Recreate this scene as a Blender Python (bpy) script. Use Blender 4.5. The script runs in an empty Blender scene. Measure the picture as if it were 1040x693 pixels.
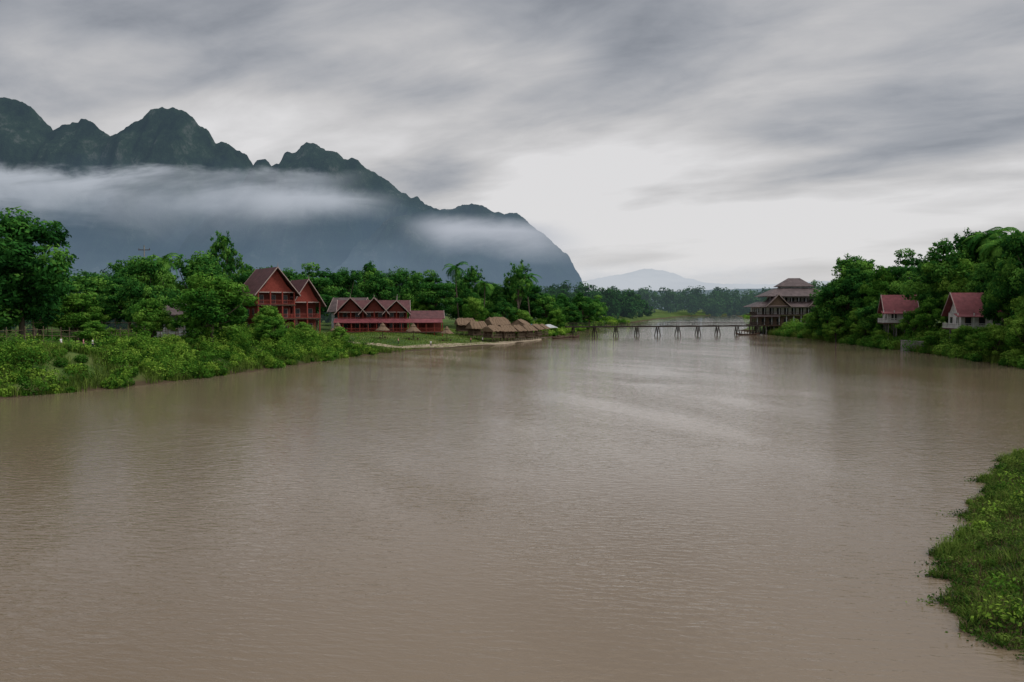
import bpy, math, random
import numpy as np
from mathutils import Vector, Matrix, noise as mn
R = np.random.default_rng(7)
random.seed(7)
scene = bpy.context.scene
col = scene.collection

# ------------------------------------------------------------------ materials
def new_mat(name):
    m = bpy.data.materials.new(name); m.use_nodes = True
    nt = m.node_tree; nt.nodes.clear()
    return m, nt, nt.nodes, nt.links
def ramp(nodes, stops):
    r = nodes.new('ShaderNodeValToRGB')
    els = r.color_ramp.elements
    els[0].position = stops[0][0]; els[0].color = (*stops[0][1], 1)
    els[1].position = stops[-1][0]; els[1].color = (*stops[-1][1], 1)
    for p, c in stops[1:-1]:
        e = els.new(p); e.color = (*c, 1)
    return r
def mat_noise(name, c1, c2, scale=1.0, rough=0.8, bump=0.3, stretch=(1,1,1), c3=None, wave=None, bdist=0.05):
    m, nt, N, L = new_mat(name)
    out = N.new('ShaderNodeOutputMaterial'); b = N.new('ShaderNodeBsdfPrincipled')
    b.inputs['Roughness'].default_value = rough
    b.inputs['Specular IOR Level'].default_value = 0.25
    tc = N.new('ShaderNodeTexCoord'); mp = N.new('ShaderNodeMapping'); mp.inputs['Scale'].default_value = stretch
    L.new(tc.outputs['Object'], mp.inputs['Vector'])
    n = N.new('ShaderNodeTexNoise'); n.inputs['Scale'].default_value = scale; n.inputs['Detail'].default_value = 6; n.inputs['Roughness'].default_value = 0.65
    L.new(mp.outputs[0], n.inputs['Vector'])
    st = [(0.3, c1), (0.7, c2)] if c3 is None else [(0.28, c1), (0.5, c2), (0.72, c3)]
    r = ramp(N, st); L.new(n.outputs['Fac'], r.inputs['Fac'])
    L.new(r.outputs['Color'], b.inputs['Base Color'])
    h = n.outputs['Fac']
    if wave:
        w = N.new('ShaderNodeTexWave'); w.inputs['Scale'].default_value = wave[0]; w.bands_direction = wave[1]
        w.inputs['Distortion'].default_value = 0.6
        L.new(tc.outputs['Object'], w.inputs['Vector'])
        a = N.new('ShaderNodeMath'); a.operation = 'ADD'
        L.new(w.outputs['Fac'], a.inputs[0]); L.new(n.outputs['Fac'], a.inputs[1]); h = a.outputs[0]
    if bump:
        bp = N.new('ShaderNodeBump'); bp.inputs['Strength'].default_value = bump; bp.inputs['Distance'].default_value = bdist
        L.new(h, bp.inputs['Height']); L.new(bp.outputs['Normal'], b.inputs['Normal'])
    L.new(b.outputs[0], out.inputs[0])
    return m
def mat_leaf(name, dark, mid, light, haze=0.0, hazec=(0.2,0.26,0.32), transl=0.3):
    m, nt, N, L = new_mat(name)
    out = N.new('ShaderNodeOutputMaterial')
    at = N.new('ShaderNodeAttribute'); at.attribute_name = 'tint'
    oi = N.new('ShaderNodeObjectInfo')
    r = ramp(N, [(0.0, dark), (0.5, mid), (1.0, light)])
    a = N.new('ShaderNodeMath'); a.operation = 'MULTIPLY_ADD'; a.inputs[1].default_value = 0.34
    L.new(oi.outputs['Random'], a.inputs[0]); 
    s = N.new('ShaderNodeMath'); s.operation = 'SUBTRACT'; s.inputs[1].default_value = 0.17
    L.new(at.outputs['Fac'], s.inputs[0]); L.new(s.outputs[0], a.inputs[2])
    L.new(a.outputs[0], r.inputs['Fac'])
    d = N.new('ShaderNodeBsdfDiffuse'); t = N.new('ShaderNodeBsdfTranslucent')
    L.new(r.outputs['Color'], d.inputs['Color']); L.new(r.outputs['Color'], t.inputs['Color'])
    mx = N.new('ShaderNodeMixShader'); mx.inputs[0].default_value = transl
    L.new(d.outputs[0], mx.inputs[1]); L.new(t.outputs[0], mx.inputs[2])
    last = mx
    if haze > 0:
        e = N.new('ShaderNodeEmission'); e.inputs['Color'].default_value = (*hazec, 1)  # aerial haze painted in: flat emission mixed over the leaf shading
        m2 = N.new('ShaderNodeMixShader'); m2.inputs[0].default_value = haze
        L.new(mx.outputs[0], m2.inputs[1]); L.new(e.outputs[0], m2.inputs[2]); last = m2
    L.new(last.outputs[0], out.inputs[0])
    return m

M_leaf   = mat_leaf('leaf_green', (0.010,0.045,0.013), (0.045,0.165,0.032), (0.18,0.37,0.06))
M_leafl  = mat_leaf('leaf_bright', (0.018,0.085,0.014), (0.095,0.25,0.034), (0.26,0.43,0.07))
M_shrub  = mat_leaf('shrub_leaf', (0.014,0.060,0.010), (0.085,0.215,0.026), (0.28,0.43,0.06))
M_weed   = mat_leaf('weed_leaf', (0.014,0.042,0.010), (0.065,0.14,0.024), (0.21,0.30,0.06))
M_grass  = mat_leaf('grass_blade', (0.04,0.065,0.014), (0.11,0.185,0.032), (0.26,0.34,0.075))
M_dry    = mat_leaf('dry_stalks', (0.05,0.030,0.02), (0.13,0.085,0.05), (0.24,0.18,0.11))
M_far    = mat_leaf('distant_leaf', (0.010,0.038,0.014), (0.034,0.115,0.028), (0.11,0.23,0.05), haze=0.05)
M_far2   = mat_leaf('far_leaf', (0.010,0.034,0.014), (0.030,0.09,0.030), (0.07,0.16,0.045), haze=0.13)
M_bark   = mat_noise('bark', (0.05,0.04,0.03), (0.16,0.13,0.10), 3, 0.9, 0.6, (1,1,0.3))
M_redw   = mat_noise('red_wood', (0.10,0.018,0.014), (0.20,0.045,0.032), 2.0, 0.7, 0.2, (1,1,4))
M_redp   = mat_noise('red_paint', (0.18,0.028,0.02), (0.30,0.06,0.042), 3.0, 0.6, 0.1)
M_maroon = mat_noise('maroon_tiles', (0.060,0.022,0.025), (0.15,0.056,0.058), 0.9, 0.6, 0.6, wave=(3.0,'Z'))
M_redroof= mat_noise('red_roof_tiles', (0.11,0.028,0.034), (0.25,0.07,0.08), 0.8, 0.7, 0.5, wave=(3.0,'Z'))
M_trim   = mat_noise('pale_trim', (0.28,0.20,0.18), (0.44,0.36,0.33), 4, 0.7, 0.1)
M_white  = mat_noise('white_plaster', (0.42,0.41,0.39), (0.76,0.75,0.73), 0.6, 0.8, 0.15)
M_grayw  = mat_noise('grey_plaster', (0.30,0.31,0.33), (0.55,0.56,0.58), 0.7, 0.8, 0.15)
M_brownr = mat_noise('brown_roof', (0.065,0.048,0.048), (0.16,0.12,0.12), 0.7, 0.6, 0.5, wave=(2.5,'Z'))
M_dwood  = mat_noise('dark_wood', (0.045,0.028,0.022), (0.13,0.08,0.055), 2.5, 0.75, 0.3, (1,1,4))
M_brwood = mat_noise('brown_wood_wall', (0.09,0.058,0.042), (0.22,0.15,0.11), 2.0, 0.75, 0.3, (1,1,4))
M_thatch = mat_noise('thatch', (0.05,0.033,0.022), (0.21,0.145,0.095), 1.6, 0.95, 0.9, (3,3,1.0), c3=(0.13,0.088,0.058), bdist=0.15)
M_bamboo = mat_noise('bamboo', (0.07,0.05,0.035), (0.20,0.15,0.10), 3, 0.7, 0.2)
M_wetbam = mat_noise('weathered_bamboo', (0.018,0.014,0.011), (0.05,0.038,0.03), 3, 0.7, 0.2)
M_glass  = mat_noise('window_glass', (0.015,0.02,0.025), (0.05,0.06,0.07), 0.7, 0.12, 0.0)
M_conc   = mat_noise('concrete', (0.16,0.15,0.14), (0.32,0.31,0.29), 1.2, 0.9, 0.3)
M_sand   = mat_noise('sand_path', (0.16,0.125,0.085), (0.36,0.29,0.21), 0.35, 0.95, 0.3, c3=(0.20,0.19,0.10))
M_skin   = mat_noise('skin', (0.35,0.20,0.13), (0.42,0.25,0.17), 5, 0.6, 0.0)
M_hair   = mat_noise('hair', (0.01,0.008,0.007), (0.02,0.015,0.012), 5, 0.5, 0.0)
M_shirtw = mat_noise('white_shirt', (0.6,0.6,0.6), (0.75,0.75,0.75), 5, 0.9, 0.0)
M_shirtp = mat_noise('pink_shirt', (0.5,0.2,0.22), (0.6,0.28,0.3), 5, 0.9, 0.0)
M_pants  = mat_noise('dark_trousers', (0.02,0.022,0.03), (0.04,0.045,0.06), 5, 0.9, 0.0)
M_tarp   = mat_noise('blue_tarp', (0.05,0.14,0.30), (0.10,0.22,0.42), 2, 0.5, 0.2)

# ------------------------------------------------------------------ mesh helpers
def np_mesh(name, V, Q, mats, midx=None, tint=None, link=True):
    V = np.asarray(V, dtype=np.float32).reshape(-1,3); Q = np.asarray(Q, dtype=np.int32).reshape(-1,4)
    me = bpy.data.meshes.new(name)
    me.vertices.add(len(V)); me.vertices.foreach_set('co', V.ravel())
    me.loops.add(Q.size); me.loops.foreach_set('vertex_index', Q.ravel())
    me.polygons.add(len(Q)); me.polygons.foreach_set('loop_start', np.arange(0, Q.size, 4, dtype=np.int32))
    me.polygons.foreach_set('loop_total', np.full(len(Q), 4, dtype=np.int32))
    for m in mats: me.materials.append(m)
    if midx is not None: me.polygons.foreach_set('material_index', np.asarray(midx, dtype=np.int32))
    if tint is not None:
        a = me.attributes.new('tint', 'FLOAT', 'FACE'); a.data.foreach_set('value', np.asarray(tint, dtype=np.float32))
    me.update(); me.validate()
    if not link: return me
    o = bpy.data.objects.new(name, me); col.objects.link(o); return o

class Acc:
    def __init__(s): s.v=[]; s.f=[]
    def add(s, vs, fs):
        b=len(s.v); s.v += [tuple(p) for p in vs]; s.f += [tuple(i+b for i in f) for f in fs]
    def box(s, x0,x1,y0,y1,z0,z1):
        s.add([(x0,y0,z0),(x1,y0,z0),(x1,y1,z0),(x0,y1,z0),(x0,y0,z1),(x1,y0,z1),(x1,y1,z1),(x0,y1,z1)],
              [(0,3,2,1),(4,5,6,7),(0,1,5,4),(1,2,6,5),(2,3,7,6),(3,0,4,7)]); return s
    def cyl(s, p0, p1, r0, r1, n=8):
        p0=Vector(p0); p1=Vector(p1); d=(p1-p0).normalized()
        a=d.orthogonal().normalized(); b=d.cross(a)
        vs=[]
        for p,r in ((p0,r0),(p1,r1)):
            for i in range(n):
                t=2*math.pi*i/n; vs.append(p+a*(r*math.cos(t))+b*(r*math.sin(t)))
        fs=[(i,(i+1)%n,n+(i+1)%n,n+i) for i in range(n)]
        fs+=[tuple(range(n))[::-1], tuple(range(n,2*n))]
        s.add(vs,fs); return s
    def slab(s, a,b,c,d,th):
        lo=[(p[0],p[1],p[2]-th) for p in (a,b,c,d)]
        s.add([a,b,c,d]+lo,[(0,1,2,3),(7,6,5,4),(0,4,5,1),(1,5,6,2),(2,6,7,3),(3,7,4,0)]); return s
    def obj(s, name, mat, parent=None, bevel=0):
        me=bpy.data.meshes.new(name); me.from_pydata(s.v,[],s.f); me.materials.append(mat); me.update()
        o=bpy.data.objects.new(name,me); col.objects.link(o)
        if parent: o.parent=parent
        return o
def empty(name, loc, rz=0, sc=1):
    e=bpy.data.objects.new(name,None); col.objects.link(e); e.location=loc; e.rotation_euler=(0,0,rz); e.scale=(sc,sc,sc)
    e.empty_display_size=0.5; return e

# ------------------------------------------------------------------ river / terrain
LB = np.array([(-60,-80),(0,-72),(60,-62),(87,-56),(95,-50),(111,-44),(137,-37),(165,-31),(184,-21),(207,-6),(238,7),(262,13),(323,28),(385,38),(505,76),(674,125),(900,200),(1500,620),(3000,2400)],float)
RB = np.array([(-60,26),(8,20),(17,16.4),(20,15.0),(22,14.5),(25,14.7),(29,15.7),(33,18.6),(39,23.0),(45,27.2),(52,32.6),(60,43),(90,68),(110,80),(128,84),(162,89),(213,92),(245,94),(311,93),(340,97),(400,125),(505,158),(620,188),(900,255),(1500,690),(3000,2500)],float)
def xl(y): return np.interp(y, LB[:,0], LB[:,1])
def xr(y): return np.interp(y, RB[:,0], RB[:,1])
def sm(t): t=np.clip(t,0,1); return t*t*(3-2*t)
def redge(y): y=np.asarray(y,float); return 0.35*np.sin(y*0.9+1)+0.28*np.sin(y*2.3)+0.16*np.sin(y*5.1)
def H(x,y):
    x=np.asarray(x,float); y=np.asarray(y,float)
    wob = 0.8*np.sin(y*0.31+1)+0.5*np.sin(y*0.73)+0.3*np.sin(y*1.7+x*0.3)
    sl=(xl(y+3)-xl(y-3))/6; sr=(xr(y+3)-xr(y-3))/6
    dl=(xl(y)+wob-x)/np.sqrt(1+sl**2); dr=(x-xr(y)-redge(y))/np.sqrt(1+sr**2)
    Wl=np.interp(y,[0,165,185,250,320,500],[11,13,34,34,20,20]); Hl=np.interp(y,[0,160,190,250,330,900],[4.0,4.0,3.2,3.0,3.0,3.5])
    Wr=np.interp(y,[0,50,80,200,500],[9,9,8,8,15]); Hr=np.interp(y,[0,50,100,200,900],[2.0,2.4,4.2,4.2,3.5])
    zl=Hl*(0.25*np.clip(dl/Wl,0,1)+0.75*sm(dl/Wl)); zr=Hr*(0.3*np.clip(dr/Wr,0,1)+0.7*sm(dr/Wr))
    inside=-np.clip(np.minimum(-dl,-dr)*0.25,0,2.2)
    z=np.where(dl>0,zl,np.where(dr>0,zr,inside))
    und=0.25*np.sin(x*0.13+0.7)*np.sin(y*0.11)+0.12*np.sin(x*0.47+y*0.29)
    z=z+und*np.clip(np.maximum(dl,dr)/10,0,1)
    return z
def h1(x,y): return float(H(np.array([x]),np.array([y]))[0])
def axis(lo,hi,step,far_lo,far_hi):
    a=list(np.arange(lo,hi+step,step)); s=step
    v=a[-1]
    while v<far_hi: s*=1.18; v+=s; a.append(v)
    s=step; v=a[0]; pre=[]
    while v>far_lo: s*=1.18; v-=s; pre.append(v)
    return np.array(pre[::-1]+a)
gx=axis(-110,130,1.2,-16000,16000); gy=axis(8,345,1.5,-400,19000)
gx=np.unique(np.concatenate([gx,np.arange(13,36,0.4)])); gy=np.unique(np.concatenate([gy,np.arange(14,52,0.4)]))
X,Y=np.meshgrid(gx,gy); Z=H(X,Y)
nx,ny=len(gx),len(gy)
V=np.stack([X,Y,Z],-1).reshape(-1,3)
i=np.arange(nx*ny).reshape(ny,nx)
Q=np.stack([i[:-1,:-1],i[:-1,1:],i[1:,1:],i[1:,:-1]],-1).reshape(-1,4)
m,nt,N,L=new_mat('ground')
out=N.new('ShaderNodeOutputMaterial'); b=N.new('ShaderNodeBsdfPrincipled'); b.inputs['Roughness'].default_value=0.95; b.inputs['Specular IOR Level'].default_value=0.1
ge=N.new('ShaderNodeNewGeometry'); sp=N.new('ShaderNodeSeparateXYZ'); L.new(ge.outputs['Position'],sp.inputs[0])
n1=N.new('ShaderNodeTexNoise'); n1.inputs['Scale'].default_value=0.12; n1.inputs['Detail'].default_value=8; n1.inputs['Roughness'].default_value=0.7
L.new(ge.outputs['Position'],n1.inputs['Vector'])
r1=ramp(N,[(0.32,(0.030,0.065,0.018)),(0.5,(0.070,0.12,0.028)),(0.62,(0.12,0.15,0.045)),(0.75,(0.16,0.13,0.07))]); L.new(n1.outputs['Fac'],r1.inputs['Fac'])
ad=N.new('ShaderNodeMath'); ad.operation='MULTIPLY_ADD'; ad.inputs[1].default_value=-1.6
L.new(n1.outputs['Fac'],ad.inputs[0]); L.new(sp.outputs['Z'],ad.inputs[2])
mr=N.new('ShaderNodeMapRange'); mr.inputs['From Min'].default_value=-0.6; mr.inputs['From Max'].default_value=-0.15; L.new(ad.outputs[0],mr.inputs['Value'])
mx=N.new('ShaderNodeMix'); mx.data_type='RGBA'; mx.inputs['A'].default_value=(0.075,0.055,0.032,1)
L.new(mr.outputs[0],mx.inputs['Factor']); L.new(r1.outputs['Color'],mx.inputs['B']); L.new(mx.outputs['Result'],b.inputs['Base Color'])
n2=N.new('ShaderNodeTexNoise'); n2.inputs['Scale'].default_value=2.5; n2.inputs['Detail'].default_value=5; L.new(ge.outputs['Position'],n2.inputs['Vector'])
bp=N.new('ShaderNodeBump'); bp.inputs['Strength'].default_value=0.8; bp.inputs['Distance'].default_value=0.2; L.new(n2.outputs['Fac'],bp.inputs['Height']); L.new(bp.outputs['Normal'],b.inputs['Normal'])
L.new(b.outputs[0],out.inputs[0])
g=np_mesh('ground',V,Q,[m]); g.data.polygons.foreach_set('use_smooth',np.ones(len(Q),bool))

# water: long swell bump patchy with wind, plus short ripples everywhere
m,nt,N,L=new_mat('river_water')
out=N.new('ShaderNodeOutputMaterial'); b=N.new('ShaderNodeBsdfPrincipled')
b.inputs['IOR'].default_value=1.40
ge=N.new('ShaderNodeNewGeometry')
def wnoise(scale, st, det=4, rough=0.6, dist=0.0, rot=0.0):
    mp=N.new('ShaderNodeMapping'); mp.vector_type='TEXTURE'; mp.inputs['Scale'].default_value=(1/st[0],1/st[1],1); mp.inputs['Rotation'].default_value=(0,0,rot)
    L.new(ge.outputs['Position'],mp.inputs['Vector'])
    n=N.new('ShaderNodeTexNoise'); n.inputs['Scale'].default_value=scale; n.inputs['Detail'].default_value=det
    n.inputs['Roughness'].default_value=rough; n.inputs['Distortion'].default_value=dist
    L.new(mp.outputs[0],n.inputs['Vector']); return n
na=wnoise(0.55,(0.6,1.3),2,0.5,0.4,0.35); nb=wnoise(2.3,(0.55,1.5),3,0.55,0.4,-0.15); nc=wnoise(0.06,(1.0,0.35),5,0.62,1.2,0.6); nd=wnoise(0.018,(1.0,0.5),3,0.5,0.6,0.3)
ms=N.new('ShaderNodeMapRange'); ms.inputs['From Min'].default_value=0.40; ms.inputs['From Max'].default_value=0.66; ms.inputs['To Min'].default_value=0.12; ms.inputs['To Max'].default_value=1.0
L.new(nc.outputs['Fac'],ms.inputs['Value'])
bp=N.new('ShaderNodeBump'); bp.inputs['Distance'].default_value=0.055; L.new(ms.outputs[0],bp.inputs['Strength']); L.new(na.outputs['Fac'],bp.inputs['Height'])
ms2=N.new('ShaderNodeMapRange'); ms2.inputs['From Min'].default_value=0.36; ms2.inputs['From Max'].default_value=0.62; ms2.inputs['To Min'].default_value=0.40; ms2.inputs['To Max'].default_value=1.0
L.new(nc.outputs['Fac'],ms2.inputs['Value'])
bp2=N.new('ShaderNodeBump'); bp2.inputs['Distance'].default_value=0.050; L.new(ms2.outputs[0],bp2.inputs['Strength']); L.new(nb.outputs['Fac'],bp2.inputs['Height']); L.new(bp.outputs['Normal'],bp2.inputs['Normal'])
L.new(bp2.outputs['Normal'],b.inputs['Normal'])
rc=ramp(N,[(0.3,(0.175,0.130,0.085)),(0.7,(0.225,0.170,0.118))]); L.new(nd.outputs['Fac'],rc.inputs['Fac']); L.new(rc.outputs['Color'],b.inputs['Base Color'])
b.inputs['Roughness'].default_value=0.02
L.new(b.outputs[0],out.inputs[0])
WV=[];WQ=[]
ys=sorted(set(list(LB[:,0])+list(RB[:,0]))); ys[0]=-60
for k,y in enumerate(ys):
    WV+= [(float(xl(y))-8,y,0),(float(xr(y))+8,y,0)]
    if k: WQ.append((2*k-2,2*k-1,2*k+1,2*k))
np_mesh('river_water',WV,WQ,[m])

# ------------------------------------------------------------------ foliage
def leaf_cloud(cl, rr, n, leaf, squash=0.75, up=0.5, tints=None, shell=0.6, tw=0.62):
    k=len(cl); C=np.repeat(cl,n,0); RR=np.repeat(rr,n)
    d=R.normal(size=(k*n,3)); d/=np.linalg.norm(d,axis=1)[:,None]
    rad=(shell+(1.12-shell)*R.random(k*n)**0.7)*RR
    off=d*rad[:,None]; off[:,2]*=squash
    P=C+off
    nrm=d+np.array([0,0,up])+R.normal(size=(k*n,3))*0.55; nrm/=np.linalg.norm(nrm,axis=1)[:,None]
    t=np.cross(nrm,R.normal(size=(k*n,3))); t/=np.linalg.norm(t,axis=1)[:,None]+1e-9
    s=np.cross(nrm,t); sz=(leaf*(0.55+0.8*R.random(k*n)))[:,None]
    V=np.stack([P-t*sz,P+s*sz*0.5,P+t*sz-nrm*sz*0.25,P-s*sz*0.5],1).reshape(-1,3)
    Q=np.arange(k*n*4).reshape(-1,4)
    if tints is None: tints=R.random(k)
    T=np.repeat(tints,n)*tw+R.random(k*n)*0.32+0.15*np.clip(d[:,2],-1,1)+0.03
    return V,Q,T
def tube(pts, rads, n=7):
    V=[];Q=[]
    for j,(p,r) in enumerate(zip(pts,rads)):
        p=Vector(p); q=Vector(pts[min(j+1,len(pts)-1)])-Vector(pts[max(j-1,0)]); q.normalize()
        a=q.orthogonal().normalized() if abs(q.z)<0.9 else Vector((1,0,0)); a=(a-q*a.dot(q)).normalized(); bb=q.cross(a)
        for i in range(n):
            t=2*math.pi*i/n; V.append(p+a*(r*math.cos(t))+bb*(r*math.sin(t)))
        if j:
            for i in range(n): Q.append(((j-1)*n+i,(j-1)*n+(i+1)%n,j*n+(i+1)%n,j*n+i))
    return np.array([tuple(v) for v in V]),np.array(Q)
def merge(parts):
    Vs=[];Qs=[];Ms=[];Ts=[];b=0
    for V,Q,mi,T in parts:
        Vs.append(V);Qs.append(Q+b);Ms.append(np.full(len(Q),mi)); Ts.append(T if T is not None else np.full(len(Q),0.5)); b+=len(V)
    return np.concatenate(Vs),np.concatenate(Qs),np.concatenate(Ms),np.concatenate(Ts)

def tree_mesh(name, h=15, cr=6, clumps=46, per=270, leaf=0.27, base=0.30, leafmat=M_leaf, spread=1.0, layered=False, rs=1.0, taper=0.35):
    parts=[]
    lean=R.normal(size=2)*0.4
    tp=[(0,0,-0.8),(lean[0]*0.3,lean[1]*0.3,h*0.18),(lean[0],lean[1],h*0.4),(lean[0]*1.6,lean[1]*1.4,h*0.72)]
    V,Q=tube(tp,[h*0.026,h*0.019,h*0.014,h*0.005]); parts.append((V,Q,0,None))
    d=R.normal(size=(clumps,3)); d/=np.linalg.norm(d,axis=1)[:,None]
    rad=(0.35+0.65*R.random(clumps)**0.6)
    cz=h*(base+(1-base)/2); rz=h*(1-base)/2
    C=np.stack([d[:,0]*rad*cr*0.86*spread,d[:,1]*rad*cr*0.86*spread,cz+d[:,2]*rad*rz*0.88],1)
    f=1.0-taper*np.clip((C[:,2]-cz)/rz,0,1)
    lob=1+0.22*np.sin(np.arctan2(C[:,1],C[:,0])*3+R.random()*6)
    C[:,0]*=f*lob; C[:,1]*=f*lob
    rr=cr*(0.13+0.19*R.random(clumps))*rs
    if layered: C[:,2]=np.round(C[:,2]/(h*0.12))*(h*0.12)+R.normal(size=clumps)*0.2
    for j in range(0,clumps,3):
        s=Vector((lean[0],lean[1],h*(0.25+0.2*random.random()))); e=Vector(C[j]); mid=(s+e)/2+Vector((0,0,-h*0.03))
        V,Q=tube([s,mid,e],[h*0.008,h*0.006,h*0.003],5); parts.append((V,Q,0,None))
    V,Q,T=leaf_cloud(C,rr,per,leaf,0.5 if layered else 0.75)
    parts.append((V,Q,1,T))
    m2=clumps*3; d2=R.normal(size=(m2,3)); d2/=np.linalg.norm(d2,axis=1)[:,None]
    C2=C[R.integers(0,clumps,m2)]+d2*(cr*0.25)
    V,Q,T=leaf_cloud(C2,np.full(m2,cr*0.09),24,leaf*0.9,0.8,shell=0.1); parts.append((V,Q,1,T))
    V,Q,M,T=merge(parts)
    return np_mesh(name,V,Q,[M_bark,leafmat],M,T,link=False)
def palm_mesh(name,h=14,nf=22,fl=3.6):
    parts=[]
    tp=[(0,0,-0.5),(0.3,0.1,h*0.3),(0.7,0.2,h*0.65),(0.8,0.3,h)]
    V,Q=tube(tp,[0.24,0.18,0.15,0.13]); parts.append((V,Q,0,None))
    top=Vector(tp[-1]); LV=[];LT=[]
    for i in range(nf):
        az=i*2.4+random.random()*0.4; el=random.uniform(-0.35,1.25)
        dirh=Vector((math.cos(az),math.sin(az),0)); side=Vector((-math.sin(az),math.cos(az),0)); L_=fl*random.uniform(0.8,1.1)
        pts=[]; p=top.copy(); e=el
        for s in range(15):
            pts.append(p.copy()); p=p+(dirh*math.cos(e)+Vector((0,0,math.sin(e))))*(L_/14); e-=0.13
        tint=random.random()
        V,Q=tube(pts[::3]+[pts[-1]],[0.05]*6,4); parts.append((V,Q,1,np.full(len(Q),0.5)))
        for s in range(1,15):
            for sd in (-1,1):
                ll=0.85*math.sin(math.pi*(s+2)/18)+0.15; q=pts[s]; tg=(pts[s]-pts[s-1]).normalized()
                tip=q+side*sd*ll*0.8+tg*ll*0.5+Vector((0,0,-0.35*ll)); w=tg*0.11
                LV+= [q-w,q+w,tip+w*0.3,tip-w*0.3]; LT.append(0.3+0.4*tint+0.2*random.random())
    LV=np.array([tuple(v) for v in LV]); parts.append((LV,np.arange(len(LV)).reshape(-1,4),1,np.array(LT)))
    V,Q,M,T=merge(parts)
    return np_mesh(name,V,Q,[M_bark,M_leaf],M,T,link=False)
TREES=[tree_mesh('broadleaf_a',base=0.12,clumps=60,per=230),tree_mesh('broadleaf_b',clumps=52,base=0.08,per=240),tree_mesh('broadleaf_c',clumps=64,base=0.16,per=220),
       tree_mesh('broadleaf_d',clumps=48,base=0.2,layered=True,per=240)]
TREESL=[tree_mesh('lighttree_a',leafmat=M_leafl,base=0.08,clumps=54,per=230),tree_mesh('lighttree_b',leafmat=M_leafl,clumps=46,base=0.12)]
SPARSE=[tree_mesh('feathery',clumps=60,per=90,base=0.40,rs=0.62,taper=0.1),tree_mesh('feathery2',clumps=70,per=80,base=0.25,rs=0.6,taper=0.25)]
PALM=[palm_mesh('palm_a'),palm_mesh('palm_b',h=12,nf=18)]
def place(mesh,name,x,y,h,r=None,h0=15,r0=6,dz=0):
    o=bpy.data.objects.new(name,mesh); col.objects.link(o)
    s=h/h0; sr=(r/r0) if r else s
    o.location=(x,y,h1(x,y)-0.2+dz); o.scale=(sr,sr,s); o.rotation_euler=(0,0,random.uniform(0,6.28)); return o
for k,(x,y,h,r) in enumerate([(-80,130,22.5,9),(-92,142,19,8),(-62.5,137,15.5,5.2),(-72,150,13,6),(-68,172,19,8.5),(-79,176,17,7),(-58,178,15,6),
      (-60,245,21,9),(-52,250,20,7),(-50,275,23.5,9),(-44,268,19,7),(-25,262,19,7.5),(-34,285,20,7),(-15,275,14,6),(-88,168,14,7),(-100,150,16,8),
      (20,335,15,7),(30,345,17,7),(8,318,17,7),(-105,175,18,8),(-5,290,16,6),(-3,264,12,5),(-90,112,8,4),(41,400,16,7),
      (-72,255,20,9),(-84,250,21,9),(-66,215,18,7),(-78,210,19,8),(-20,300,18,8),(-8,305,17,7),(13,310,14,6),(2,325,17,8),(-95,200,20,9),(-98,165,17,7),(24,322,11,5),(36,372,15,7),(-40,300,22,9)]):
    place(TREES[k%4],'broadleaf_tree',x,y,h,r)
for k,(x,y,h,r) in enumerate([(-49,130,12.5,6.5),(-58,128,8,4),(-80,116,7.5,4.5),(-66,126,4.5,3),(-12,262,11,4.5),(-43,142,6,3),(3,266,9,4.5),(-74,136,9,5),(-55,146,10,4.5),(-87,128,10,5),(-62,160,12,5),(-30,262,11,5),(16,300,9,4.5),(-46,150,7,3.2)]):
    place(TREESL[k%2],'light_green_tree',x,y,h,r)
place(SPARSE[0],'feathery_tree',2.5,286,24,6); place(SPARSE[1],'feathery_tree',-14,290,22,6.5); place(SPARSE[1],'feathery_tree',-69,190,25,5)
place(PALM[0],'coconut_palm',-18,272,20,None,14); place(PALM[1],'coconut_palm',7,300,19,None,12); place(PALM[0],'coconut_palm',-69,160,15,None,14); place(PALM[1],'coconut_palm',-10,268,15,None,12)
for k,(x,y,h,r) in enumerate([(97,228,20,8.5),(101,236,22,9),(107,216,22,8.5),(101,246,16,6.5),(100,183,22,8.5),(107,185,24,8),(114,195,22,8),(92,139,22,6.5),
      (99,150,24,8),(112,175,23,9),(92.5,146,15,5),(121,215,20,9),(95.5,206,12,5),(103,170,17,6),(106,262,13,6),(112,250,18,8),(127,303,14,7),(134,320,16,8),(100,222,17,7),(94,238,12,5),(90.5,131,20,6),(96.5,156,14,4.5),(108,160,21,8),(118,160,22,8),(105,205,18,7)]):
    place(TREES[(k+1)%4],'broadleaf_tree',x,y,h,r)
for k,(x,y,h,r) in enumerate([(89,137,11,4.5),(88.5,150,6,3),(96,219,9,4.5),(94,212,7,3.5),(91,172,4.5,2.6),(94.5,180,10,4),(86.5,133,9,4),(92,226,8,4),(87.5,143,7,3.5),(93.5,186,8,3.5),(96,252,9,4),(93,200,6,2.6),(90,158,6,3),(100,176,17,5),(95,147,17,4.5),(99,214,18,5),(104,240,20,6),(93,163,4.5,2.2),(90.5,195,5,2.4)]):
    place(TREESL[k%2],'light_green_tree',x,y,h,r)
place(PALM[0],'coconut_palm',107,178,21,None,14); place(PALM[1],'coconut_palm',111,181,22,None,12); place(PALM[0],'coconut_palm',94,152,18,None,14)

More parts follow.
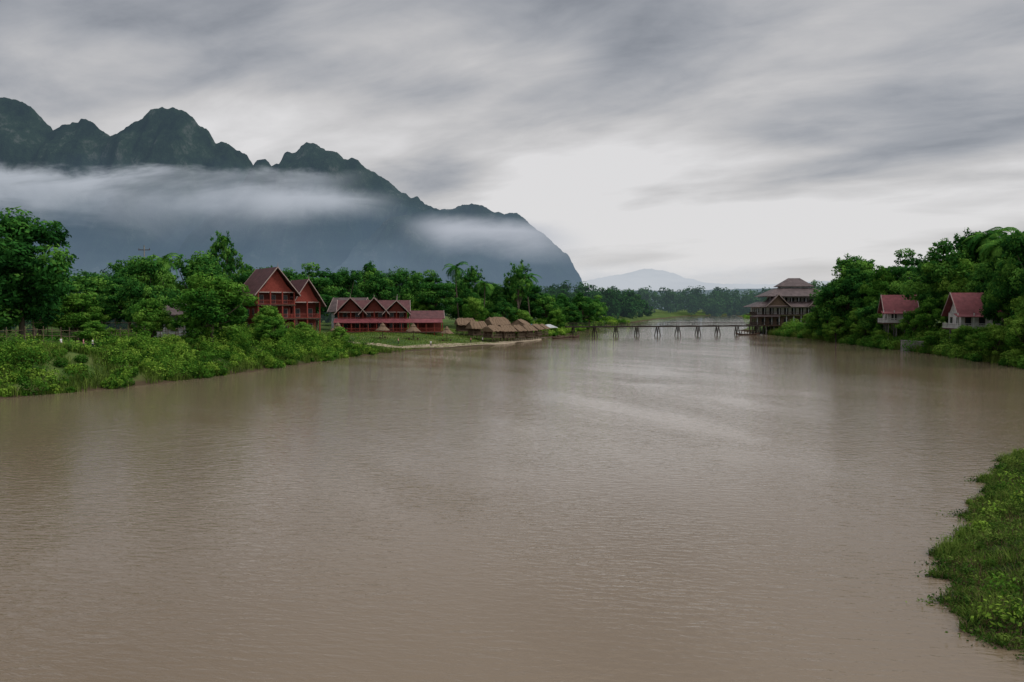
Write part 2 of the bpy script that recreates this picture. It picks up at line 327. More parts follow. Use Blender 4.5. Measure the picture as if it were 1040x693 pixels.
def tree_mass(name, spots, leafmat, n=380, leaf=0.9, sub=9):
    C=[];RR=[];T=[]
    for (x,y,h,r) in spots:
        z=h1(x,y); t=random.random()
        for s in range(sub):
            a=random.uniform(0,6.28); q=random.random()**0.5; zz=random.uniform(0.12,0.86)
            w=math.sin(math.pi*min(1,zz*0.75+0.22))
            C.append((x+math.cos(a)*r*0.62*q*w,y+math.sin(a)*r*0.62*q*w,z+h*zz)); RR.append(r*random.uniform(0.24,0.5)); T.append(0.6*t+0.4*random.random())
    V,Q,T=leaf_cloud(np.array(C),np.array(RR),n//sub,leaf,0.8,tints=np.array(T)); 
    return np_mesh(name,V,Q,[leafmat],None,T)
def spots(n,xf,yf,hf,rf):
    S=[]
    while len(S)<n:
        y=random.uniform(*yf); x0,x1=xf(y); x=random.uniform(x0,x1); S.append((x,y,random.uniform(*hf),random.uniform(*rf)))
    return S
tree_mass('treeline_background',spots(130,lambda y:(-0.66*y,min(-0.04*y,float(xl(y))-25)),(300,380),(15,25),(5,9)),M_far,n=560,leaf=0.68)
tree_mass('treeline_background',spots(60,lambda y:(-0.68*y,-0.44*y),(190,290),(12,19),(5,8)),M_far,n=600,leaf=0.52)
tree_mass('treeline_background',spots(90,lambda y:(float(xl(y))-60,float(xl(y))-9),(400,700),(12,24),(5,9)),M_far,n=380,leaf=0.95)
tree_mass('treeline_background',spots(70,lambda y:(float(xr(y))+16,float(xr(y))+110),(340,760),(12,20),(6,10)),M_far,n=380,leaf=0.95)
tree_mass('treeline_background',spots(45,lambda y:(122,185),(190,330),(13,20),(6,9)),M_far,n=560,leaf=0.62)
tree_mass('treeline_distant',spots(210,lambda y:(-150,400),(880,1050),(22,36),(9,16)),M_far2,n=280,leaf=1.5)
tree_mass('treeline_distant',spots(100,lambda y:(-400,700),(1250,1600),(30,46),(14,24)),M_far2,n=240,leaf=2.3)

def shrub_mass(S, n, leaf, up=0.6, hk=0.35, squash=0.62, shell=0.55):
    C=[];RR=[]
    for (x,y,r,h) in S:
        z=max(0.05,h1(x,y)); C.append((x,y,z+h*hk)); RR.append(r)
    return leaf_cloud(np.array(C),np.array(RR),n,leaf,squash,up=up,shell=shell,tw=0.75)
def blades(P, L0, w, tilt=0.5, tint=None):
    n=len(P); a=R.random(n)*6.283; tl=R.random(n)*tilt
    d=np.stack([np.cos(a)*np.sin(tl),np.sin(a)*np.sin(tl),np.cos(tl)],1); s=np.stack([-np.sin(a),np.cos(a),np.zeros(n)],1)
    Ls=(L0*(0.5+R.random(n)))[:,None]; hz=np.stack([np.cos(a),np.sin(a),np.zeros(n)],1)
    mid=P+d*Ls*0.6; tip=P+d*Ls+hz*Ls*0.25-np.array([0,0,1])*Ls*0.1
    V=np.stack([P-s*w,P+s*w,mid+s*w*0.9,mid-s*w*0.9, mid-s*w*0.9,mid+s*w*0.9,tip+s*w*0.1,tip-s*w*0.1],1).reshape(-1,3)
    if tint is None: tint=R.random(n)*0.8+0.1
    return V,np.arange(n*8).reshape(-1,4),np.repeat(tint,2)
# a trodden clearing on the bank top where people walk
def in_clearing(x,y,m=0.0): return (110-m<y<118) and (-69<x<-57)
# left bank shrubs: mounded bushes with darker hollows between
S=[]
for _ in range(560):
    y=random.uniform(55,172); d=random.random()**0.8*14-0.6; x=float(xl(y))-d; r=random.choice([0.6,0.8,1.0,1.3,1.7,2.3])*random.uniform(0.8,1.1)*(1 if d>1.5 else 0.65)
    if in_clearing(x,y,2): continue
    if -70<x<-53 and 98<y<112: r=min(r,0.8)
    S.append((x,y,r,r*1.15))
sub=[]
for (x,y,r,h) in S:
    if -70<x<-53 and 96<y<112: continue
    for q in range(3): a_=random.uniform(0,6.28); sub.append((x+math.cos(a_)*r*0.9,y+math.sin(a_)*r*0.9,r*random.uniform(0.25,0.5),h*random.uniform(0.6,1.8)))
V1,Q1,T1=shrub_mass(S,330,0.16,squash=0.75); V3,Q3,T3=shrub_mass(sub,90,0.14,squash=0.9,hk=0.6)
n=44000; yy=R.uniform(55,178,n); dd=R.random(n)*18-0.3; xx=xl(yy)-dd
pt=np.sin(xx*0.9+np.sin(yy*0.5)*2)*np.sin(yy*0.6)>-0.1; keep=pt & ~((yy>107)&(yy<118)&(xx>-70)&(xx<-57)); xx=xx[keep];yy=yy[keep]
P=np.stack([xx,yy,np.maximum(H(xx,yy),0)],1); V2,Q2,T2=blades(P,1.1,0.035)
V,Q,M,T=merge([(V1,Q1,0,T1),(V3,Q3,0,T3),(V2,Q2,1,T2)]); np_mesh('riverbank_shrubs',V,Q,[M_shrub,M_grass],M,T)
S=[]
for _ in range(300):
    y=random.uniform(98,178); x=float(xl(y))-random.uniform(13,52); r=random.uniform(0.4,1.3)
    if in_clearing(x,y,3): continue
    S.append((x,y,r,r))
V1,Q1,T1=shrub_mass(S,220,0.18,squash=0.85); np_mesh('garden_plants',V1,Q1,[M_leafl],None,T1)
S=[]
for _ in range(160):
    y=random.uniform(250,500); x=float(xl(y))-random.random()**1.5*22; r=random.uniform(0.8,2.8); S.append((x,y,r,r*1.4))
V1,Q1,T1=shrub_mass(S,200,0.36); np_mesh('riverbank_shrubs',V1,Q1,[M_shrub],None,T1)
n=26000; yy=R.uniform(178,255,n); dd=3+R.random(n)*45; xx=xl(yy)-dd
P=np.stack([xx,yy,H(xx,yy)],1); V2,Q2,T2=blades(P,0.25,0.05); np_mesh('lawn_grass',V2,Q2,[M_grass],None,T2)
# right bank shrubs
S=[]
for _ in range(280):
    y=random.uniform(118,285); x=float(xr(y))+random.random()*9-0.8; r=random.uniform(0.8,2.2); S.append((x,y,r,r*random.uniform(0.9,1.6)))
for _ in range(120):
    y=random.uniform(340,800); x=float(xr(y))+random.random()*12; r=random.uniform(1.5,3.5); S.append((x,y,r,r*0.9))
V1,Q1,T1=shrub_mass(S,380,0.22,squash=0.85)
n=20000; yy=R.uniform(112,290,n); dd=R.random(n)*6-0.4; xx=xr(yy)+dd
P=np.stack([xx,yy,np.maximum(H(xx,yy),0)],1); V2,Q2,T2=blades(P,1.6,0.045)
V,Q,M,T=merge([(V1,Q1,0,T1),(V2,Q2,1,T2)]); np_mesh('riverbank_shrubs',V,Q,[M_leafl,M_grass],M,T)
# near right bank: creeping plants, weeds and grass, continuous down to the waterline
S=[];S2=[];S3=[]
for _ in range(620):
    y=random.uniform(12,66); u_=random.random()**1.2; x=float(xr(y)+redge(y))+u_*16; r=random.choice([0.15,0.2,0.3,0.4,0.55,0.75,0.95])*random.uniform(0.8,1.2)*(0.5 if u_<0.06 else 1)
    random.choice((S,S,S2,S3)).append((x,y,r,r*random.uniform(0.6,2.2)))
V1,Q1,T1=shrub_mass(S,260,0.05,up=0.9,squash=0.85); V3,Q3,T3=shrub_mass(S2,150,0.085,up=0.7,squash=0.8,shell=0.3); V6,Q6,T6=shrub_mass(S3,170,0.055,up=0.5,squash=1.0,shell=0.2)
n=46000; yy=R.uniform(12,60,n); fr=0.45+0.4*np.sin(yy*1.7)+0.3*np.sin(yy*4.3+1)+0.2*np.sin(yy*9.1); dd=R.random(n)**1.5*5-np.abs(R.normal(size=n))*0.42*np.clip(fr,0.1,1.2)-0.1
xx=xr(yy)+redge(yy)+dd; zz=np.maximum(H(xx,yy),0)+R.random(n)**2*0.22+0.01
V5,Q5,T5=leaf_cloud(np.stack([xx,yy,zz],1),np.full(n,0.02),1,0.06,0.5,up=1.0,tints=0.45+0.55*np.sin(xx*2.1+yy)*np.sin(yy*1.6),shell=0.1,tw=0.8)
n=80000; yy=R.uniform(12,66,n); dd=R.random(n)**1.3*18-0.2; xx=xr(yy)+dd+redge(yy)
patch=0.5+0.5*np.sin(xx*1.7+1.3*np.sin(yy*1.1))*np.sin(yy*1.3+xx*0.4); kp=R.random(n)<(0.35+0.65*patch); xx=xx[kp];yy=yy[kp];patch=patch[kp]
P=np.stack([xx,yy,np.maximum(H(xx,yy),0)],1)
V2,Q2,T2=blades(P,0.14+0.42*patch,0.011,0.8,np.clip(0.0+0.55*patch+0.4*R.random(len(P)),0,1))
n=30000; yy=R.uniform(12,66,n); dd=R.random(n)*16-0.25; xx=xr(yy)+dd+redge(yy)
P=np.stack([xx,yy,np.maximum(H(xx,yy),0)],1); V4,Q4,T4=blades(P,0.34,0.010,1.3)
V,Q,M,T=merge([(V1,Q1,0,T1),(V3,Q3,3,T3),(V6,Q6,0,T6*0.6),(V5,Q5,0,T5),(V2,Q2,1,T2),(V4,Q4,2,T4)]); np_mesh('grassy_bank_plants',V,Q,[M_weed,M_grass,M_dry,M_shrub],M,T)

# path
pp=[(-62,196),(-48,192),(-36,186),(-26,190),(-14,203),(-3,219),(6,243),(9,262)]
PV=[];PQ=[]
seg=[]
for k in range(len(pp)-1):
    for t in np.linspace(0,1,8,endpoint=False): seg.append((pp[k][0]*(1-t)+pp[k+1][0]*t,pp[k][1]*(1-t)+pp[k+1][1]*t))
for k,(x,y) in enumerate(seg):
    a=seg[max(k-1,0)];c=seg[min(k+1,len(seg)-1)]; dx,dy=c[0]-a[0],c[1]-a[1]; l=math.hypot(dx,dy); nxx,nyy=-dy/l,dx/l
    for j in range(7):
        w=(j-3)/3*(2.6+0.6*math.sin(k*0.7)); px,py=x+nxx*w,y+nyy*w; PV.append((px,py,h1(px,py)+0.09))
    if k:
        for j in range(6): PQ.append(((k-1)*7+j,(k-1)*7+j+1,k*7+j+1,k*7+j))
np_mesh('dirt_path',PV,PQ,[M_sand])

# ------------------------------------------------------------------ buildings
def gable_roof(par, x0,x1,y0,y1, ze, zr, ov, mat, trim, gmat, axis='y', name='roof', th=0.18):
    a=Acc(); t=Acc(); gw=Acc()
    if axis=='y':
        xm=(x0+x1)/2; sl=(zr-ze)/((x1-x0)/2); zo=ze-ov*sl*0.55
        ya,yb=y0-ov,y1+ov
        xa,xb=x0-ov,x1+ov; zk=ze+0.28*(zr-ze); xk=0.62
        for sg,xe in ((-1,xa),(1,xb)):
            kx=xm+sg*(xb-xa)/2*xk
            a.slab((xm,ya,zr),(xm,yb,zr),(kx,yb,zk),(kx,ya,zk),th) ; a.slab((kx,ya,zk-0.02),(kx,yb,zk-0.02),(xe,yb,zo),(xe,ya,zo),th)
            for yy in (ya-0.07,yb-0.05):
                t.slab((xm,yy,zr+0.1),(xm,yy+0.12,zr+0.1),(kx,yy+0.12,zk+0.1),(kx,yy,zk+0.1),0.3); t.slab((kx,yy,zk+0.1),(kx,yy+0.12,zk+0.1),(xe,yy+0.12,zo+0.1),(xe,yy,zo+0.1),0.3)
        for yy in (y0+0.2,y1-0.2):
            gw.add([(x0,yy,ze-0.2),(x1,yy,ze-0.2),(x1-0.19*(x1-x0),yy,zk-0.2),(xm,yy,zr-0.3),(x0+0.19*(x1-x0),yy,zk-0.2)],[(0,1,2,3,4)])
        t.box(x0+0.1,x1-0.1,y0-0.02,y0+0.1,ze-0.25,ze)
        t.cyl((xm,ya,zr),(xm,ya-0.15,zr+1.0),0.09,0.02,5)
    else:
        ym=(y0+y1)/2; sl=(zr-ze)/((y1-y0)/2); zo=ze-ov*sl*0.6; xa,xb=x0-ov,x1+ov
        for sg,ye in ((-1,y0-ov),(1,y1+ov)):
            a.slab((xa,ym,zr),(xb,ym,zr),(xb,ye,zo),(xa,ye,zo),th)
            for xx in (xa-0.07,xb-0.05): t.slab((xx,ym,zr+0.1),(xx+0.12,ym,zr+0.1),(xx+0.12,ye,zo+0.1),(xx,ye,zo+0.1),0.25)
        for xx in (x0+0.2,x1-0.2): gw.add([(xx,y0,ze-0.2),(xx,y1,ze-0.2),(xx,ym,zr-0.25)],[(0,1,2)])
    a.obj(name,mat,par); t.obj(name+'_trim',trim,par); gw.obj(name+'_gable',gmat,par)
def hip(par,x0,x1,y0,y1,z0,xa,xb,ya,yb,z1,mat,name,th=0.15):
    a=Acc(); B=[(x0,y0,z0),(x1,y0,z0),(x1,y1,z0),(x0,y1,z0)]; T=[(xa,ya,z1),(xb,ya,z1),(xb,yb,z1),(xa,yb,z1)]
    for k in range(4): a.slab(B[k],B[(k+1)%4],T[(k+1)%4],T[k],th)
    a.obj(name,mat,par)
def rail(acc,x0,y0,x1,y1,z,h=1.0,sp=0.28):
    n=max(1,int(math.hypot(x1-x0,y1-y0)/sp))
    for k in range(n+1):
        t=k/n; acc.box(x0+(x1-x0)*t-0.03,x0+(x1-x0)*t+0.03,y0+(y1-y0)*t-0.03,y0+(y1-y0)*t+0.03,z,z+h)
    acc.cyl((x0,y0,z+h),(x1,y1,z+h),0.06,0.06,5); acc.cyl((x0,y0,z+0.12),(x1,y1,z+0.12),0.05,0.05,5)
def wing(par,x0,x1,y0,y1,levels,ze,zr,roofm,wallm,postm,pre,gm=None):
    w=Acc();p=Acc();fl=Acc();ra=Acc();wi=Acc();fr=Acc();yv=y0+2.2
    tops=levels[1:]+[ze]
    for lz,tz in zip(levels,tops):
        fl.box(x0-0.3,x1+0.3,y0-0.3,y1,lz-0.25,lz)
        w.box(x0+0.15,x1-0.15,yv,y1-0.1,lz,tz-0.26)
        if lz>0.5:
            rail(ra,x0,y0,x1,y0,lz); rail(ra,x0,y0,x0,yv,lz); rail(ra,x1,y0,x1,yv,lz)
        n=int((x1-x0)/2.3)
        for k in range(n):
            cx=x0+(k+0.5)*(x1-x0)/n
            fr.box(cx-0.62,cx+0.62,yv-0.06,yv+0.02,lz+0.2,lz+2.3); wi.box(cx-0.5,cx+0.5,yv-0.09,yv-0.03,lz+0.3,lz+2.2)
        n=int((y1-yv)/3)
        for k in range(n):
            cy=yv+(k+0.5)*(y1-yv)/n
            for xx,s in ((x0+0.15,-1),(x1-0.15,1)):
                fr.box(min(xx,xx+s*0.06),max(xx,xx+s*0.06),cy-0.6,cy+0.6,lz+0.8,lz+2.3); wi.box(min(xx,xx+s*0.09),max(xx,xx+s*0.09),cy-0.5,cy+0.5,lz+0.9,lz+2.2)
    n=max(2,int((x1-x0)/2.6))
    for k in range(n+1):
        cx=x0+k*(x1-x0)/n; p.box(cx-0.14,cx+0.14,y0-0.14,y0+0.14,-1,ze)
    w.obj(pre+'walls',wallm,par); p.obj(pre+'posts',postm,par); fl.obj(pre+'floors',M_dwood,par)
    if ra.v: ra.obj(pre+'balustrade',postm,par)
    fr.obj(pre+'window_frames',M_trim,par); wi.obj(pre+'windows',M_glass,par)
    gable_roof(par,x0,x1,y0,y1,ze,zr,1.2,roofm,M_trim,gm or M_redw,'y',pre+'roof')
# red wooden house
e=empty('red_wooden_house',(-50.6,168,4.2),math.radians(36),0.88)
wing(e,-4.6,4.0,-4,9,[0.3,3.9,7.2],10.2,16.0,M_maroon,M_redw,M_redp,'main_',M_redp)
wing(e,5.0,11.4,-1.5,7.5,[0.3,3.9],7.9,13.4,M_maroon,M_redw,M_redp,'side_',M_redp)
a=Acc()
for k in range(8): a.box(4.1,4.9,-3.5-k*0.35,-3.15-k*0.35,3.3-k*0.42,3.6-k*0.42)
a.obj('stairs',M_dwood,e)
place(TREESL[0],'light_green_tree',-46.5,152,6.5,3.4); place(TREESL[1],'light_green_tree',-41.5,158,4.6,2.6); place(TREES[0],'broadleaf_tree',-53,150,8.5,3.6); place(TREESL[1],'light_green_tree',-36.5,168,5.0,2.4)
# riverside restaurant
e=empty('riverside_restaurant',(-39,226,2.8),math.radians(8))
for k,(cx,zr,w) in enumerate([(-6.5,9.9,3.6),(0,9.9,3.4),(6.2,9.1,3.0)]):
    wing(e,cx-w+0.2,cx+w-0.2,-2+k*0.1,8,[0.3,3.3],5.9,zr,M_maroon,M_redw,M_redp,'hall%d_'%(k+1))
gable_roof(e,-10,9.5,1,9,6.2,9.2,0.6,M_maroon,M_trim,M_redw,'x','back_roof')
a=Acc(); a.slab((-11,-5.5,2.9),(19,-5.5,2.9),(19,-2.4,4.0),(-11,-2.4,4.0),0.12); a.obj('awning',M_redroof,e)
a=Acc(); 
for k in range(14): a.box(-10.8+k*2.28,-10.6+k*2.28,-5.3,-5.1,-1,2.85)
rail(a,-10.7,-5.2,18.8,-5.2,0.3); a.obj('deck_posts',M_redp,e)
a=Acc().box(-11,19,-5.4,-2.3,0.05,0.3); a.obj('deck',M_dwood,e)
gable_roof(e,10.5,19,-2,5,4.2,6.2,0.7,M_maroon,M_trim,M_redw,'x','annex_roof')
a=Acc().box(10.8,18.8,0,4.8,0.3,4.1); a.obj('annex_wall',M_redw,e)
a=Acc()
for k in range(5): a.box(11.0+k*1.9,11.14+k*1.9,-1.9,-1.76,0.3,4.2)
a.obj('annex_posts',M_redp,e)
e=empty('grey_roofed_house',(-48,236,3.2),math.radians(-12))
Acc().box(-4.5,4.5,-3,4,0,6.0).obj('walls',M_grayw,e)
a=Acc()
for lz in (0.9,3.7):
    for k in (-3,-1,1,3): a.box(k-0.5,k+0.5,-3.06,-2.94,lz,lz+1.4)
a.obj('windows',M_glass,e); gable_roof(e,-4.5,4.5,-3,4,6.0,9.6,0.9,M_brownr,M_trim,M_grayw,'x','roof')
e=empty('white_bungalow',(-64,152,4),math.radians(15))
a=Acc().box(-4,4,-3,3,0,4.6); a.obj('walls',M_grayw,e)
a=Acc(); 
for k in (-2.6,0,2.6): a.box(k-0.6,k+0.6,-3.06,-2.9,1.5,3.2)
a.obj('windows',M_glass,e); hip(e,-5,5,-4,4,4.6,-2,2,-0.1,0.1,6.8,M_brownr,'roof')

# riverside hotel, right
e=empty('riverside_hotel',(89.5,291,0),math.radians(-4))
W=29
a=Acc(); 
for k in range(11):
    for yy in (0.6,5,10,15): a.box(0.6+k*2.75,0.95+k*2.75,yy,yy+0.35,-2.5,3.2)
a.obj('stilts',M_conc,e)
fl=Acc();ra=Acc();wl=Acc();wb=Acc();wi=Acc();fr=Acc();po=Acc()
for lv,(z,t,x0,x1,set_) in enumerate([(3.4,7.0,0,W,1.6),(7.2,10.4,0,W,2.0),(10.9,14.4,5,26,3.6)]):
    y0=0 if lv<2 else 2.2
    fl.box(x0-0.4,x1+0.4,y0-0.3,17,z-0.32,z)
    (wb if lv==0 else wl).box(x0+set_*0.7,x1-0.6,y0+set_,16.5,z,t-0.35)
    rail(ra,x0,y0,x1,y0,z,1.0,0.35); rail(ra,x0,y0,x0,12,z,1.0,0.35)
    n=int((x1-x0)/2.6)
    for k in range(n+1):
        cx=x0+0.15+k*(x1-x0-0.3)/n; po.box(cx-0.13,cx+0.13,y0+0.1,y0+0.36,z,t)
    for k in range(n-1):
        cx=x0+set_*0.7+(k+0.6)*(x1-x0-set_*0.7-0.6)/(n-0.8)
        fr.box(cx-0.75,cx+0.75,y0+set_-0.06,y0+set_+0.02,z+0.1,z+2.5); wi.box(cx-0.64,cx-0.05,y0+set_-0.09,y0+set_-0.02,z+0.2,z+2.4); wi.box(cx+0.05,cx+0.64,y0+set_-0.09,y0+set_-0.02,z+0.2,z+2.4)
    for k in range(4):
        cy=y0+set_+1.6+k*3; xx=x0+set_*0.7; fr.box(xx-0.06,xx+0.02,cy-0.7,cy+0.7,z+0.8,z+2.4); wi.box(xx-0.09,xx-0.01,cy-0.6,cy+0.6,z+0.9,z+2.3)
fl.obj('floors',M_dwood,e); ra.obj('balustrades',M_dwood,e); wl.obj('walls',M_white,e); wb.obj('timber_walls',M_brwood,e); wi.obj('windows',M_glass,e); fr.obj('window_frames',M_dwood,e); po.obj('columns',M_grayw,e)
hip(e,-1.2,W+1.2,-1.3,18.5,10.1,3,26.5,2.6,14.5,12.0,M_brownr,'skirt_roof')
hip(e,3.0,27.6,0.6,17.6,14.0,8.5,22,5.4,11.5,17.0,M_brownr,'upper_roof')
hip(e,-1.2,8,-1.4,6,6.6,0.2,7,0.1,5,7.3,M_brownr,'porch_roof')
a=Acc().box(10,20.5,6,11,16.4,17.9); a.obj('lantern_wall',M_grayw,e)
hip(e,8.8,21.7,4.8,12.2,17.7,13.2,17.4,8.4,8.6,20.8,M_brownr,'top_roof')
gable_roof(e,3.5,11,-1.0,8,10.6,14.6,0.8,M_brownr,M_trim,M_brwood,'y','front_gable')
gable_roof(e,18.5,25,-1.0,8,10.6,13.9,0.8,M_brownr,M_trim,M_brwood,'y','front_gable_b')
a=Acc().box(W+0.6,W+8,2,12,2.8,8.5); a.obj('annex_walls',M_white,e)
a=Acc()
for k in range(3): a.box(W+1.4+k*2.2,W+2.6+k*2.2,1.93,2.05,5.2,7.2)
a.obj('annex_windows',M_glass,e)
hip(e,W-0.2,W+9,1,13,8.5,W+3,W+6,6,8,11,M_brownr,'annex_roof')
a=Acc().box(-5,-0.4,-1,5,1.3,1.55)
for xx in (-4.6,-2.5,-0.8):
    for yy in (-0.7,4.6): a.box(xx,xx+0.22,yy,yy+0.22,-2,1.3)
a.obj('jetty',M_dwood,e)

def villa(name,loc,rz,w,d,h,zr,stilt,sc=1):
    e=empty(name,loc,rz,sc)
    a=Acc()
    for xx in np.linspace(-w/2+0.2,w/2-0.4,4):
        for yy in (-d/2+0.2,0,d/2-0.4): a.box(xx,xx+0.25,yy,yy+0.25,-2.5,stilt-0.25)
    a.obj('stilts',M_conc,e)
    Acc().box(-w/2-1.2,w/2+0.4,-d/2-1.4,d/2,stilt-0.25,stilt).obj('floor',M_dwood,e)
    Acc().box(-w/2,w/2,-d/2,d/2,stilt,stilt+h).obj('walls',M_white,e)
    wi=Acc();fr=Acc()
    n=max(2,int(w/2.2))
    for k in range(n):
        cx=-w/2+(k+0.5)*w/n; fr.box(cx-0.6,cx+0.6,-d/2-0.05,-d/2+0.02,stilt+0.7,stilt+2.3); wi.box(cx-0.48,cx+0.48,-d/2-0.08,-d/2-0.01,stilt+0.8,stilt+2.2)
    for k in range(2):
        cy=-d/4+k*d/2; fr.box(-w/2-0.05,-w/2+0.02,cy-0.6,cy+0.6,stilt+0.7,stilt+2.3); wi.box(-w/2-0.08,-w/2-0.01,cy-0.48,cy+0.48,stilt+0.8,stilt+2.2)
    wi.obj('windows',M_glass,e); fr.obj('window_frames',M_dwood,e)
    r=Acc(); rail(r,-w/2-1.1,-d/2-1.3,w/2,-d/2-1.3,stilt); rail(r,-w/2-1.1,-d/2-1.3,-w/2-1.1,d/2,stilt); r.obj('balcony_rail',M_white,e)
    p=Acc()
    for xx in np.linspace(-w/2-1.1,w/2,4): p.box(xx-0.08,xx+0.08,-d/2-1.38,-d/2-1.22,stilt,stilt+h)
    p.obj('balcony_posts',M_white,e)
    a=Acc(); a.slab((-w/2-1.5,-d/2-2.0,stilt+h-0.75),(w/2+0.5,-d/2-2.0,stilt+h-0.75),(w/2+0.5,-d/2-0.02,stilt+h-0.1),(-w/2-1.5,-d/2-0.02,stilt+h-0.1),0.1); a.obj('verandah_roof',M_redroof,e)
    gable_roof(e,-w/2,w/2,-d/2,d/2,stilt+h+0.15,zr,1.0,M_redroof,M_trim,M_white,'x')
    return e
villa('white_riverside_villa',(96.5,166,3.8),math.radians(-8),8.0,6.5,3.2,9.2,1.8)
villa('white_riverside_villa',(95.0,196,4.0),math.radians(-14),6,5.5,3.0,9.0,2.2)
e=empty('retaining_wall',(90.5,178,0.8),math.radians(-80)); Acc().box(-5,5,-0.3,0.3,-1.5,1.5).obj('wall_body',M_conc,e); Acc().box(-5.1,5.1,-0.4,0.4,1.5,1.65).obj('coping',M_conc,e)

# thatched huts & umbrellas
def thatch_cone(acc,x,y,z0,z1,r,n=22):
    vs=[];fs=[]
    rings=[(r,z0),(r*0.97,z0+0.12),(r*0.55,z0+(z1-z0)*0.5),(r*0.08,z1)]
    for rr,zz in rings:
        for k in range(n):
            j=1+random.uniform(-0.06,0.06); t=2*math.pi*k/n; vs.append((x+rr*j*math.cos(t),y+rr*j*math.sin(t),zz+random.uniform(-0.12,0.06)))
    for q in range(3):
        for k in range(n): fs.append((q*n+k,q*n+(k+1)%n,(q+1)*n+(k+1)%n,(q+1)*n+k))
    fs.append(tuple(range(3*n,4*n))); acc.add(vs,fs)
for (x,y,s) in [(-42,192,1.05),(-33,203,1.05),(-25.5,206,1.1),(-17,208,1.0)]:
    e=empty('thatched_umbrella',(x,y,h1(x,y)),random.random()*6,s)
    a=Acc(); thatch_cone(a,0,0,2.0,3.5,1.7); thatch_cone(a,0,0,3.1,3.9,0.7,12); a.obj('thatch_top',M_thatch,e)
    a=Acc(); a.cyl((0,0,-0.3),(0,0,3.7),0.09,0.07); a.obj('post',M_bamboo,e)
    a=Acc(); a.cyl((0,0,0.7),(0,0,0.78),0.7,0.7,12); a.cyl((1.2,0,0),(1.2,0,0.45),0.2,0.2,8); a.cyl((-1.2,0,0),(-1.2,0,0.45),0.2,0.2,8); a.obj('table',M_dwood,e)
def thatch_hut(x,y,w,d,rz,fz,zr,name='thatched_hut'):
    z=h1(x,y); e=empty(name,(x,y,0),rz)
    a=Acc()
    for xx in np.linspace(-w/2,w/2,4):
        for yy in (-d/2,0,d/2): a.cyl((xx,yy,-1.2),(xx,yy,fz+2.3),0.09,0.08,6)
    rail(a,-w/2,-d/2,w/2,-d/2,fz,0.8,0.5); rail(a,-w/2,-d/2,-w/2,d/2,fz,0.8,0.5)
    a.obj('posts',M_bamboo,e)
    Acc().box(-w/2-0.2,w/2+0.2,-d/2-0.2,d/2+0.2,fz-0.18,fz).obj('floor',M_dwood,e)
    a=Acc(); nseg=14; vs=[];fs=[]
    prof=[(-d/2-0.7,fz+1.7),(-d/2-0.6,fz+1.9),(-d/4,fz+(1.9+zr-fz)/2+0.15),(0,zr),(d/4,fz+(1.9+zr-fz)/2+0.15),(d/2+0.6,fz+1.9),(d/2+0.7,fz+1.7)]
    for k in range(nseg+1):
        t=k/nseg; xx=-w/2-0.5+(w+1.0)*t
        for (yy,zz) in prof: vs.append((xx*(1.0 if 0.2<abs(yy) else 0.8)+random.uniform(-0.06,0.06),yy+random.uniform(-0.08,0.08),zz+random.uniform(-0.15,0.12)))
    m_=len(prof)
    for k in range(nseg):
        for q in range(m_-1): fs.append((k*m_+q,(k+1)*m_+q,(k+1)*m_+q+1,k*m_+q+1))
    fs.append(tuple(range(m_))); fs.append(tuple(nseg*m_+q for q in range(m_))[::-1])
    a.add(vs,fs); a.obj('thatch_roof',M_thatch,e)
    Acc().box(-w/2+0.1,w/2-0.1,d/2-0.14,d/2-0.06,fz,fz+1.7).obj('back_screen',M_thatch,e)
for (x,y,w,d,rz,fz,zr) in [(-10,227,4.0,4,25,2.2,6.0),(-5.5,223,3.6,3.6,48,1.6,5.0),(-1.8,228,3.6,3.4,40,1.4,4.9),(1.3,234,3.6,3.4,60,1.3,4.8),(-4.5,240,5.5,4.5,30,3,7.0),(4.6,240,3.6,3.2,50,1.2,4.6),(-14,238,4.6,4.2,15,3,6.8),(7.2,248,3.6,3.2,66,1.4,4.8),(2.5,250,4.6,4,70,2.6,6.2),(9.5,256,3.4,3.2,70,1.4,4.6)]:
    thatch_hut(x,y,w,d,math.radians(rz),fz,zr)
for k,(x,y,mt) in enumerate([(9,275,M_white),(13,284,M_grayw),(5,280,M_tarp),(15,300,M_brownr),(-1,262,M_brownr)]):
    e=empty('market_stall',(x,y,h1(x,y)),0.5+k*0.2)
    a=Acc()
    for xx in (-2,2):
        for yy in (-1.5,1.5): a.box(xx-0.06,xx+0.06,yy-0.06,yy+0.06,-0.4,2.3)
    a.obj('posts',M_bamboo,e); hip(e,-2.6,2.6,-2.1,2.1,2.3,-0.8,0.8,-0.1,0.1,3.4,mt,'canopy'); Acc().box(-1.9,1.9,-1.4,-0.9,0.1,0.95).obj('counter',M_dwood,e)

